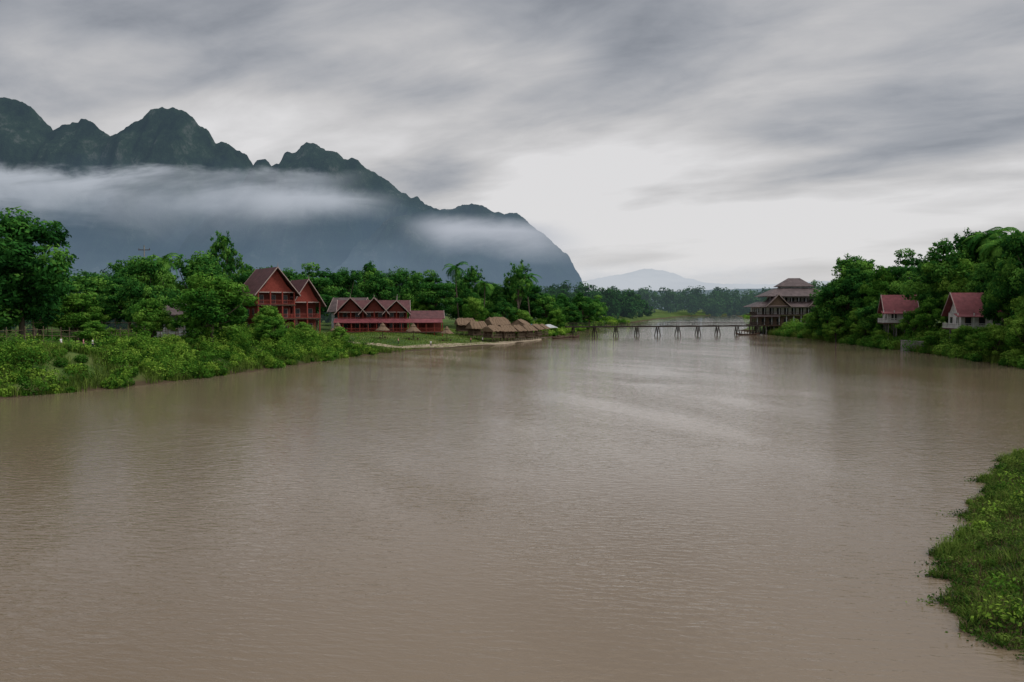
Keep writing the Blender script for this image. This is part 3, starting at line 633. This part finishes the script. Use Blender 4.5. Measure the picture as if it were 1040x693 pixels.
# ------------------------------------------------------------------ bamboo bridge
A=Vector((18,268,3.6)); B=Vector((90,288,3.5)); e=empty('bamboo_footbridge',(0,0,0))
deck=Acc();tr=Acc();rl=Acc(); D=B-A; nn=Vector((-D.y,D.x,0)).normalized()
seg=60
for k in range(seg):
    p=A+D*(k/seg); q=A+D*((k+0.94)/seg); zz=0.12*math.sin(k*0.9)
    c=[p-nn*0.75,q-nn*0.75,q+nn*0.75,p+nn*0.75]; deck.slab(*[(v.x,v.y,v.z+zz*0.5) for v in c],0.26)
for sd in (-1,1):
    for k in range(12):
        p=A+D*(k/12)+nn*sd*0.7; q=A+D*((k+1)/12)+nn*sd*0.7
        tr.cyl(p-Vector((0,0,0.36)),q-Vector((0,0,0.36)),0.15,0.15,6)
        rl.cyl(p+Vector((0,0,1.0)),q+Vector((0,0,1.0+random.uniform(-.06,.06))),0.06,0.06,5); rl.cyl(p+Vector((0,0,0.5)),q+Vector((0,0,0.5)),0.04,0.04,5)
    for k in range(37):
        p=A+D*(k/36)+nn*sd*0.72; rl.cyl(p-Vector((0,0,0.2)),p+Vector((random.uniform(-.05,.05),0,1.1)),0.06,0.055,5)
u=D.normalized()
for k in range(10):
    p=A+D*((k+0.35)/9.6)
    for s1 in (-1,1):
        for s2 in (-1,1):
            tr.cyl(p+nn*s1*0.7-Vector((0,0,0.1)),p+nn*s1*1.2+u*s2*0.9+Vector((random.uniform(-.2,.2),0,-5.5)),0.15,0.15,6)
        tr.cyl(p+nn*s1*0.9+u*-0.7-Vector((0,0,1.9)),p+nn*s1*0.9+u*0.7-Vector((0,0,1.9)),0.08,0.08,5)
    tr.cyl(p+nn*1.2-Vector((0,0,0.3)),p-nn*1.2-Vector((0,0,0.3)),0.11,0.11,6)
deck.obj('deck',M_wetbam,e); tr.obj('trestles',M_wetbam,e); rl.obj('railing',M_wetbam,e)
def boat(x,y,rz):
    e=empty('longtail_boat',(x,y,0),rz); vs=[];fs=[]; n=15; m_=7
    for k in range(n):
        t=k/(n-1); xx=-4.5+9*t; w=0.62*math.sin(math.pi*(0.06+0.88*t))**0.5; kz=0.55*abs(2*t-1)**3
        for q in range(m_):
            a_=math.pi*q/(m_-1); vs.append((xx,-w*math.cos(a_),0.42+kz-0.55*math.sin(a_)))
    for k in range(n-1):
        for q in range(m_-1): fs.append((k*m_+q,(k+1)*m_+q,(k+1)*m_+q+1,k*m_+q+1))
    a=Acc(); a.add(vs,fs); o=a.obj('hull',M_dwood,e); s=o.modifiers.new('s','SOLIDIFY'); s.thickness=0.05
    a=Acc()
    for xx in (-2,-0.5,1,2.5): a.box(xx,xx+0.25,-0.5,0.5,0.32,0.36)
    a.obj('thwarts',M_bamboo,e)
boat(14.5,252,math.radians(60)); boat(17,258,math.radians(52)); boat(21,262,math.radians(70)); boat(84,284,math.radians(10))

def fence(name,p0,p1,h,sp,rails):
    e=empty(name,(0,0,0)); a=Acc(); L_=math.hypot(p1[0]-p0[0],p1[1]-p0[1]); n=int(L_/sp)
    pts=[]
    for k in range(n+1):
        t=k/n; x=p0[0]+(p1[0]-p0[0])*t; y=p0[1]+(p1[1]-p0[1])*t; z=h1(x,y); pts.append(Vector((x,y,z)))
        a.cyl((x,y,z-0.4),(x+random.uniform(-.08,.08),y,z+h*random.uniform(0.95,1.1)),0.07,0.06,5)
    a.obj('posts',M_bamboo,e); a=Acc()
    for r_ in rails:
        for k in range(n): a.cyl(pts[k]+Vector((0,0,r_)),pts[k+1]+Vector((0,0,r_+random.uniform(-.05,.05))),0.05,0.05,5)
    a.obj('rails',M_bamboo,e)
fence('bamboo_fence',(-100,112),(-49,141),2.8,1.2,[0.6,1.5,2.4])
fence('bamboo_fence',(-104,121),(-54,150),3.6,2.0,[1.6,3.2])
for (x,y,h) in [(-69,150,17.5),(-36,250,11)]:
    e=empty('utility_pole',(x,y,h1(x,y))); Acc().cyl((0,0,-0.5),(0,0,h),0.17,0.11,8).obj('pole',M_conc,e)
    a=Acc().box(-1.1,1.1,-0.06,0.06,h-0.9,h-0.76)
    for xx in (-1,0,1): a.cyl((xx,0,h-0.76),(xx,0,h-0.5),0.05,0.05,6)
    a.obj('crossarm',M_dwood,e)

# ------------------------------------------------------------------ people
def person(name,x,y,rz,shirt,step=0.25,arm=0.3,h=1.68):
    J={'pel':(0,0,0.95),'sp':(0,0.01,1.12),'ch':(0,0,1.32),'nk':(0,0,1.48),'hd':(0,-0.02,1.58),'ht':(0,-0.01,1.70),
       'hl':(0.10,0,0.90),'kl':(0.11,-step*0.55,0.50),'al':(0.11,-step,0.09),'tl':(0.12,-step-0.15,0.04),
       'hr':(-0.10,0,0.90),'kr':(-0.11,step*0.3,0.49),'ar':(-0.11,step,0.12),'tr':(-0.12,step-0.14,0.04),
       'sl':(0.18,0,1.42),'el':(0.25,arm*0.4,1.14),'wl':(0.25,arm*0.2-0.08,0.90),'fl':(0.25,arm*0.2-0.12,0.80),
       'sr':(-0.18,0,1.42),'er':(-0.25,-arm*0.3,1.15),'wr':(-0.24,-arm*0.6-0.1,0.94),'fr':(-0.24,-arm*0.6-0.16,0.85)}
    Rd={'pel':.14,'sp':.125,'ch':.15,'nk':.055,'hd':.095,'ht':.085,'hl':.095,'kl':.06,'al':.04,'tl':.035,'hr':.095,'kr':.06,'ar':.04,'tr':.035,
        'sl':.06,'el':.042,'wl':.028,'fl':.03,'sr':.06,'er':.042,'wr':.028,'fr':.03}
    E=[('pel','sp'),('sp','ch'),('ch','nk'),('nk','hd'),('hd','ht'),('pel','hl'),('hl','kl'),('kl','al'),('al','tl'),('pel','hr'),('hr','kr'),('kr','ar'),('ar','tr'),
       ('ch','sl'),('sl','el'),('el','wl'),('wl','fl'),('ch','sr'),('sr','er'),('er','wr'),('wr','fr')]
    ks=list(J); me=bpy.data.meshes.new(name); me.from_pydata([J[k] for k in ks],[(ks.index(a),ks.index(b)) for a,b in E],[])
    o=bpy.data.objects.new(name,me); col.objects.link(o)
    o.modifiers.new('skin','SKIN'); o.modifiers.new('sub','SUBSURF').levels=1
    for k,sv in zip(ks,me.skin_vertices[0].data): sv.radius=(Rd[k],Rd[k]*(0.75 if k in('pel','sp','ch') else 1)); sv.use_root=(k=='pel')
    dg=bpy.context.evaluated_depsgraph_get(); nm=bpy.data.meshes.new_from_object(o.evaluated_get(dg)); o.modifiers.clear(); o.data=nm
    nm.materials.clear()
    for mm in (M_skin,shirt,M_pants,M_hair): nm.materials.append(mm)
    for p in nm.polygons:
        c=p.center; z=c.z; p.use_smooth=True
        if z>1.62 or (z>1.53 and c.y>0.01): i_=3
        elif z>1.47: i_=0
        elif abs(c.x)>0.2 and z<1.2: i_=0
        elif z>0.93: i_=1
        elif z>0.08: i_=2
        else: i_=3
        p.material_index=i_
    o.location=(x,y,h1(x,y)+0.0); o.rotation_euler=(0,0,rz); o.scale=(h/1.78,)*3
    return o
person('walking_person',-64.6,114,1.3,M_shirtw); person('walking_person',-61.4,114,1.9,M_shirtp,0.2); person('walking_person',-60.4,114.6,1.6,M_shirtw,0.3)
person('standing_person',-20,196,0.4,M_shirtw,0.03,0.05); person('standing_person',-11,212,2.4,M_shirtp,0.05,0.05); person('standing_person',-28,196,1.4,M_shirtp,0.05,0.05); person('standing_person',-8,216,2.0,M_shirtw,0.05,0.05)

# ------------------------------------------------------------------ mountains
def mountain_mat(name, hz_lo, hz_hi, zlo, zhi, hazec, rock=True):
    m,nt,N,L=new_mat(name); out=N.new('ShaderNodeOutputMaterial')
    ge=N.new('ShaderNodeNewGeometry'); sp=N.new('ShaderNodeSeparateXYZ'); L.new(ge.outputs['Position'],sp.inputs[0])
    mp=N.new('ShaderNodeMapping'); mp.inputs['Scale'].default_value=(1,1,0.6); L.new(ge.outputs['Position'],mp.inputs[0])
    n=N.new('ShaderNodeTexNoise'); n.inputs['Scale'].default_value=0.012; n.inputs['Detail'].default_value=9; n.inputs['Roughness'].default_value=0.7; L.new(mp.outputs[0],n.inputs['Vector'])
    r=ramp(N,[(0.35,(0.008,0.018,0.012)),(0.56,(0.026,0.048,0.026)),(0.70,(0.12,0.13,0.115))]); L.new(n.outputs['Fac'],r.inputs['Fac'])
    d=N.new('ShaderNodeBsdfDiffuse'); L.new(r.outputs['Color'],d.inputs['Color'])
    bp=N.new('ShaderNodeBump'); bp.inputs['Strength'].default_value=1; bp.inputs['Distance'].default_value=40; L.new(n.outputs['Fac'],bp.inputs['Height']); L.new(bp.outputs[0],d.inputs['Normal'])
    e=N.new('ShaderNodeEmission'); e.inputs['Color'].default_value=(*hazec,1)  # aerial haze painted into the material as emission, stronger toward the foot
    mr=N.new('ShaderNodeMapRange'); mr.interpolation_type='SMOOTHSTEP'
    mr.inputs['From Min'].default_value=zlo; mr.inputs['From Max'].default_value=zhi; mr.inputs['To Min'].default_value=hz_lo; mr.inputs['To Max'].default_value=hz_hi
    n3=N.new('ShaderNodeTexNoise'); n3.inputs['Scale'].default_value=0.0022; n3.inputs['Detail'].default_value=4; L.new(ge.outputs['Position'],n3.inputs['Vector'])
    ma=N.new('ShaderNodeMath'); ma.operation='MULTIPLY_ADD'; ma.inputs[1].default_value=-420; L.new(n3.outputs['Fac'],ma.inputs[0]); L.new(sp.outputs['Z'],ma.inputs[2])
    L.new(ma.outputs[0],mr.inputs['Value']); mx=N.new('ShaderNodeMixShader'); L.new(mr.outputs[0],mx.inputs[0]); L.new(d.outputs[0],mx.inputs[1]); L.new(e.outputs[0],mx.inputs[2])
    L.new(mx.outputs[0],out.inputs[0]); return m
def ridge(name, prof, depth, mat, nxs=420, nv=60, seed=0, amp=1.0):
    prof=np.array(prof,float); xs=np.linspace(prof[0,0],prof[-1,0],nxs)
    hs=np.interp(xs,prof[:,0],prof[:,2]); ys=np.interp(xs,prof[:,0],prof[:,1])
    V=np.zeros((nv,nxs,3))
    for a_ in range(nxs):
        for v in range(nv):
            t=v/(nv-1)*1.35
            if t<=1: g_=0.30*t+0.18*t*t+0.52*(max(0,(t-0.45)/0.55)**0.8 if t>0.45 else 0)
            else: g_=1-(t-1)/0.35*0.9
            x=xs[a_]; y=ys[a_]-depth*(1-t)
            p=Vector((x*0.0034+seed,y*0.0022,seed*1.7))
            rg=mn.ridged_multi_fractal(p,0.9,2.1,6,1.0,2.0,noise_basis='PERLIN_ORIGINAL')-1.0
            f2=mn.fractal(Vector((x*0.010+seed,y*0.010,0)),0.8,2.0,6); f3=mn.ridged_multi_fractal(Vector((x*0.02+seed,y*0.010,2)),0.9,2.0,3,1.0,2.0)-1
            w=math.sin(math.pi*min(t,1)) 
            z=hs[a_]*g_ + rg*150*amp*w*min(1,hs[a_]/300) + (f2*14+f3*6)*amp*min(1,hs[a_]/120)
            V[v,a_]=(x+ 30*amp*w*mn.noise(Vector((y*0.004,z*0.004,seed))), y+60*amp*mn.noise(Vector((x*0.004,z*0.006,seed+3))), max(z,-5))
    i=np.arange(nxs*nv).reshape(nv,nxs); Q=np.stack([i[:-1,:-1],i[:-1,1:],i[1:,1:],i[1:,:-1]],-1).reshape(-1,4)
    return np_mesh(name,V.reshape(-1,3),Q,[mat])
def prof_from(bear, D): return [(a*D, D, 10+b*D) for a,b in bear]
HZ=(0.125,0.185,0.255)
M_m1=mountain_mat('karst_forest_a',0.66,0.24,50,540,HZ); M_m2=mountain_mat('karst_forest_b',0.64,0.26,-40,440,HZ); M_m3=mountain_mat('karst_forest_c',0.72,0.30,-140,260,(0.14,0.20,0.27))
# crest survey: (tan azimuth, tan elevation) of each summit and notch
def S(px,py): return ((px-520)/809.0,(312-py)/809.0)
crest1=[S(*p) for p in [(-260,190),(-180,150),(-120,140),(-60,112),(-20,100),(0,97),(20,99),(38,111),(48,121),(57,130),(64,124),(75,121),(88,119),(97,123),(107,132),(118,140),(128,136),(138,127),(148,121),(157,111),(166,108),(180,107),(194,115),(204,126),(214,131),(221,143),(232,144),(242,151),(252,156),(258,168),(264,176),(290,200),(340,250),(380,300)]]
crest2=[S(*p) for p in [(150,300),(200,240),(240,195),(258,178),(267,162),(273,160),(280,168),(288,166),(291,153),(303,149),(312,144),(323,146),(333,152),(345,156),(352,163),(362,160),(370,166),(378,174),(396,184),(408,194),(424,199),(432,208),(445,213),(470,232),(520,270),(560,300)]]
crest3=[S(*p) for p in [(330,300),(360,250),(400,222),(432,214),(450,210),(468,209),(486,208),(505,214),(525,217),(545,233),(562,246),(578,262),(587,282),(592,305)]]
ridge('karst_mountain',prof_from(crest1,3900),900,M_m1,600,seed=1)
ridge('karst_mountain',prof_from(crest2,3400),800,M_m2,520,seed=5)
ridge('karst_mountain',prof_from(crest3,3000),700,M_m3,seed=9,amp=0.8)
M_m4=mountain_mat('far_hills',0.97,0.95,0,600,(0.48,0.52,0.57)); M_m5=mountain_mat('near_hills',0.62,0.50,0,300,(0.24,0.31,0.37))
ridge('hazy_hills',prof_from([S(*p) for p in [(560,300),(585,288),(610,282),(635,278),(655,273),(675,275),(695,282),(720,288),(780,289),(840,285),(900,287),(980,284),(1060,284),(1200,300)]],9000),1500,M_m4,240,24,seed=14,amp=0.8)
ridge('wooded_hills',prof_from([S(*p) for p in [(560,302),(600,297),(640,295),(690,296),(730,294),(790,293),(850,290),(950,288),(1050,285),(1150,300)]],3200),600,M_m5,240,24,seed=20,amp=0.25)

# ------------------------------------------------------------------ mist banks
def mist_mat(name,colr,dens,topsharp,sx,seed,gap=0.25,topc=0.62):
    m,nt,N,L=new_mat(name); out=N.new('ShaderNodeOutputMaterial')
    tc=N.new('ShaderNodeTexCoord'); sp=N.new('ShaderNodeSeparateXYZ'); L.new(tc.outputs['UV'],sp.inputs[0])
    ge=N.new('ShaderNodeNewGeometry')
    def nz(scale,st,det,rough):
        mp=N.new('ShaderNodeMapping'); mp.inputs['Scale'].default_value=st; mp.inputs['Location'].default_value=(seed*13.1,seed*3.3,seed*7.7); L.new(ge.outputs['Position'],mp.inputs[0])
        n=N.new('ShaderNodeTexNoise'); n.inputs['Scale'].default_value=scale; n.inputs['Detail'].default_value=det; n.inputs['Roughness'].default_value=rough; n.inputs['Distortion'].default_value=0.4; L.new(mp.outputs[0],n.inputs['Vector']); return n
    n1=nz(0.0035,(0.7,0.7,1.6),7,0.6); n2=nz(0.0022,(0.6,0.6,3.0),5,0.55)
    def math_(op,a,b,c=None):
        q=N.new('ShaderNodeMath'); q.operation=op
        for k,v in enumerate((a,b,c)):
            if v is None: continue
            if isinstance(v,(int,float)): q.inputs[k].default_value=v
            else: L.new(v,q.inputs[k])
        return q.outputs[0]
    zz=math_('ADD',sp.outputs['Y'],math_('MULTIPLY',math_('SUBTRACT',n1.outputs['Fac'],0.5),0.5))
    def mrange(v,a,b,c=0,d=1):
        q=N.new('ShaderNodeMapRange'); q.interpolation_type='SMOOTHSTEP'; q.inputs['From Min'].default_value=a; q.inputs['From Max'].default_value=b; q.inputs['To Min'].default_value=c; q.inputs['To Max'].default_value=d; L.new(v,q.inputs['Value']); return q.outputs[0]
    top=mrange(zz,topc-topsharp*0.5,topc+topsharp*0.5,1,0); bot=mrange(zz,0.05,0.55)
    a=math_('MULTIPLY',top,bot); a=math_('MULTIPLY',a,mrange(sp.outputs['X'],0.0,sx,0,1)); a=math_('MULTIPLY',a,mrange(sp.outputs['X'],1-sx*1.4,1,1,0))
    a=math_('MULTIPLY',a,mrange(n2.outputs['Fac'],0.34,0.58,gap,1)); a=math_('MULTIPLY',a,dens)
    a=math_('MULTIPLY',a,mrange(sp.outputs['Y'],0.8,1.0,1,0)); a=math_('MULTIPLY',a,mrange(sp.outputs['Y'],0.0,0.15,0,1))
    t=N.new('ShaderNodeBsdfTransparent'); e=N.new('ShaderNodeEmission'); e.inputs['Color'].default_value=(*colr,1)  # mist sheet glows with a flat emission colour in place of scattered daylight
    mx=N.new('ShaderNodeMixShader'); L.new(a,mx.inputs[0]); L.new(t.outputs[0],mx.inputs[1]); L.new(e.outputs[0],mx.inputs[2]); L.new(mx.outputs[0],out.inputs[0]); return m
def mist(p0,p1,z0a,z1a,z0b,z1b,mat,bulge=60):
    n=40;mv=10;V=[];UV=[]
    for a_ in range(n+1):
        t=a_/n
        for b_ in range(mv+1):
            s=b_/mv; za=z0a+(z0b-z0a)*t; zb=z1a+(z1b-z1a)*t; UV.append((t,s))
            V.append((p0[0]+(p1[0]-p0[0])*t,p0[1]+(p1[1]-p0[1])*t+bulge*math.sin(t*7)*0.5-bulge*math.sin(s*math.pi),za+(zb-za)*s))
    i=np.arange((n+1)*(mv+1)).reshape(n+1,mv+1); Q=np.stack([i[:-1,:-1],i[1:,:-1],i[1:,1:],i[:-1,1:]],-1).reshape(-1,4)
    o=np_mesh('mist_bank',V,Q,[mat]); uv=o.data.uv_layers.new(name='UVMap')
    idx=np.zeros(len(o.data.loops),np.int32); o.data.loops.foreach_get('vertex_index',idx); uv.data.foreach_set('uv',np.array(UV,np.float32)[idx].ravel()); return o
MC=(0.44,0.475,0.53)
mist((-2900,2950),(-450,2750),300,700,270,560,mist_mat('mist_a',MC,0.95,0.12,0.12,1,gap=0.30))
mist((-2900,2860),(-500,2640),180,620,160,500,mist_mat('mist_b',(0.36,0.40,0.46),0.45,0.35,0.15,2,gap=0.0))
mist((-900,2540),(-300,2480),240,460,230,420,mist_mat('mist_d',MC,0.9,0.25,0.3,4,gap=0.0))
mist((-330,2240),(240,2200),140,330,90,270,mist_mat('mist_e',(0.46,0.49,0.55),0.95,0.3,0.3,5,gap=0.0))
mist((-1900,2200),(450,2150),-60,240,-60,200,mist_mat('mist_f',(0.22,0.29,0.36),0.35,0.8,0.2,6,gap=0.2))
mist((0,6500),(2600,6500),-60,520,-60,480,mist_mat('mist_g',(0.56,0.59,0.63),0.7,0.5,0.2,7,gap=0.3))

# ------------------------------------------------------------------ world / light
w=bpy.data.worlds.new('World'); scene.world=w; w.use_nodes=True; nt=w.node_tree; N=nt.nodes; L=nt.links; N.clear()
out=N.new('ShaderNodeOutputWorld'); bg=N.new('ShaderNodeBackground'); bg.inputs['Strength'].default_value=0.1; L.new(bg.outputs[0],out.inputs[0])
sky=N.new('ShaderNodeTexSky'); sky.sky_type='NISHITA'; sky.sun_disc=False; sky.sun_elevation=math.radians(42); sky.sun_rotation=math.radians(100)
tc=N.new('ShaderNodeTexCoord'); sp=N.new('ShaderNodeSeparateXYZ'); L.new(tc.outputs['Generated'],sp.inputs[0])
def mt(op,a,b=None,c=None,clamp=False):
    q=N.new('ShaderNodeMath'); q.operation=op; q.use_clamp=clamp
    for k,v in enumerate((a,b,c)):
        if v is None: continue
        if isinstance(v,(int,float)): q.inputs[k].default_value=v
        else: L.new(v,q.inputs[k])
    return q.outputs[0]
def mrg(v,a,b,c,d):
    q=N.new('ShaderNodeMapRange'); q.interpolation_type='SMOOTHSTEP'
    for nm_,vv in (('From Min',a),('From Max',b),('To Min',c),('To Max',d)): q.inputs[nm_].default_value=vv
    L.new(v,q.inputs['Value']); return q.outputs[0]
x,y,z=sp.outputs['X'],sp.outputs['Y'],sp.outputs['Z']
zc=mt('MAXIMUM',z,0.0); den=mt('ADD',zc,0.16)
cb=N.new('ShaderNodeCombineXYZ'); L.new(mt('DIVIDE',x,den),cb.inputs[0]); L.new(mt('DIVIDE',y,den),cb.inputs[1])
def cn(scale,st,rot,det,rough,dist,loc=(0,0,0)):
    mp=N.new('ShaderNodeMapping'); mp.vector_type='TEXTURE'; mp.inputs['Rotation'].default_value=(0,0,rot); mp.inputs['Scale'].default_value=(1/st[0],1/st[1],1); mp.inputs['Location'].default_value=loc
    L.new(cb.outputs[0],mp.inputs[0]); n=N.new('ShaderNodeTexNoise'); n.inputs['Scale'].default_value=scale; n.inputs['Detail'].default_value=det; n.inputs['Roughness'].default_value=rough; n.inputs['Distortion'].default_value=dist
    L.new(mp.outputs[0],n.inputs['Vector']); return n.outputs['Fac']
ra_=math.radians(-36)
c1=cn(1.25,(0.55,1.1,1),ra_,4,0.45,0.3,(3.1,1.7,0)); c2=cn(0.7,(0.7,1.0,1),ra_-0.2,3,0.5,0.3,(7.3,2.2,0)); c3=cn(3.4,(0.75,1.2,1),ra_+0.15,6,0.6,0.3,(1,5,0))
nn_=mt('ADD',mt('ADD',mt('MULTIPLY',mt('SUBTRACT',c1,0.5),1.65),mt('MULTIPLY',mt('SUBTRACT',c2,0.5),1.4)),mt('MULTIPLY',mt('SUBTRACT',c3,0.5),0.46))
base=mrg(z,0.02,0.36,0.66,0.43)
side=mrg(x,-0.60,0.15,-0.20,0.04)
val=mt('ADD',mt('ADD',base,mt('MULTIPLY',side,mrg(z,0.0,0.3,0.4,1.0))),mt('MULTIPLY',nn_,mrg(z,0.0,0.14,0.12,0.74)))
val=mt('MINIMUM',mt('MAXIMUM',val,0.19),0.74)
val=mt('MULTIPLY',val,mrg(z,0.42,0.95,1.0,2.7))
rp=N.new('ShaderNodeMix'); rp.data_type='RGBA'; rp.inputs['A'].default_value=(0.92,0.985,1.11,1); rp.inputs['B'].default_value=(1.0,0.985,0.99,1)
L.new(mrg(val,0.2,0.6,0,1),rp.inputs['Factor'])
vm=N.new('ShaderNodeVectorMath'); vm.operation='SCALE'; L.new(rp.outputs['Result'],vm.inputs[0]); L.new(mt('MULTIPLY',val,10.0),vm.inputs['Scale'])
mx=N.new('ShaderNodeMix'); mx.data_type='RGBA'; mx.inputs['Factor'].default_value=0.95; L.new(sky.outputs[0],mx.inputs['A']); L.new(vm.outputs[0],mx.inputs['B'])
L.new(mx.outputs['Result'],bg.inputs['Color'])
sd=bpy.data.lights.new('sun','SUN'); sd.energy=1.5; sd.angle=math.radians(16); sd.color=(1,0.97,0.92)
so=bpy.data.objects.new('sun',sd); col.objects.link(so)
el,az=math.radians(42),math.radians(100)
dv=Vector((math.sin(az)*math.cos(el),math.cos(az)*math.cos(el),math.sin(el)))
so.rotation_euler=dv.to_track_quat('Z','Y').to_euler(); so.location=(0,0,200)

# ------------------------------------------------------------------ camera
cd=bpy.data.cameras.new('camera'); cd.lens=28; cd.sensor_width=36; cd.clip_start=0.5; cd.clip_end=40000
co=bpy.data.objects.new('camera',cd); col.objects.link(co); co.location=(0,0,10); co.rotation_euler=(math.radians(90-2.44),0,0)
scene.camera=co
scene.view_settings.view_transform='Standard'; scene.view_settings.look='None'; scene.view_settings.exposure=0; scene.view_settings.gamma=1
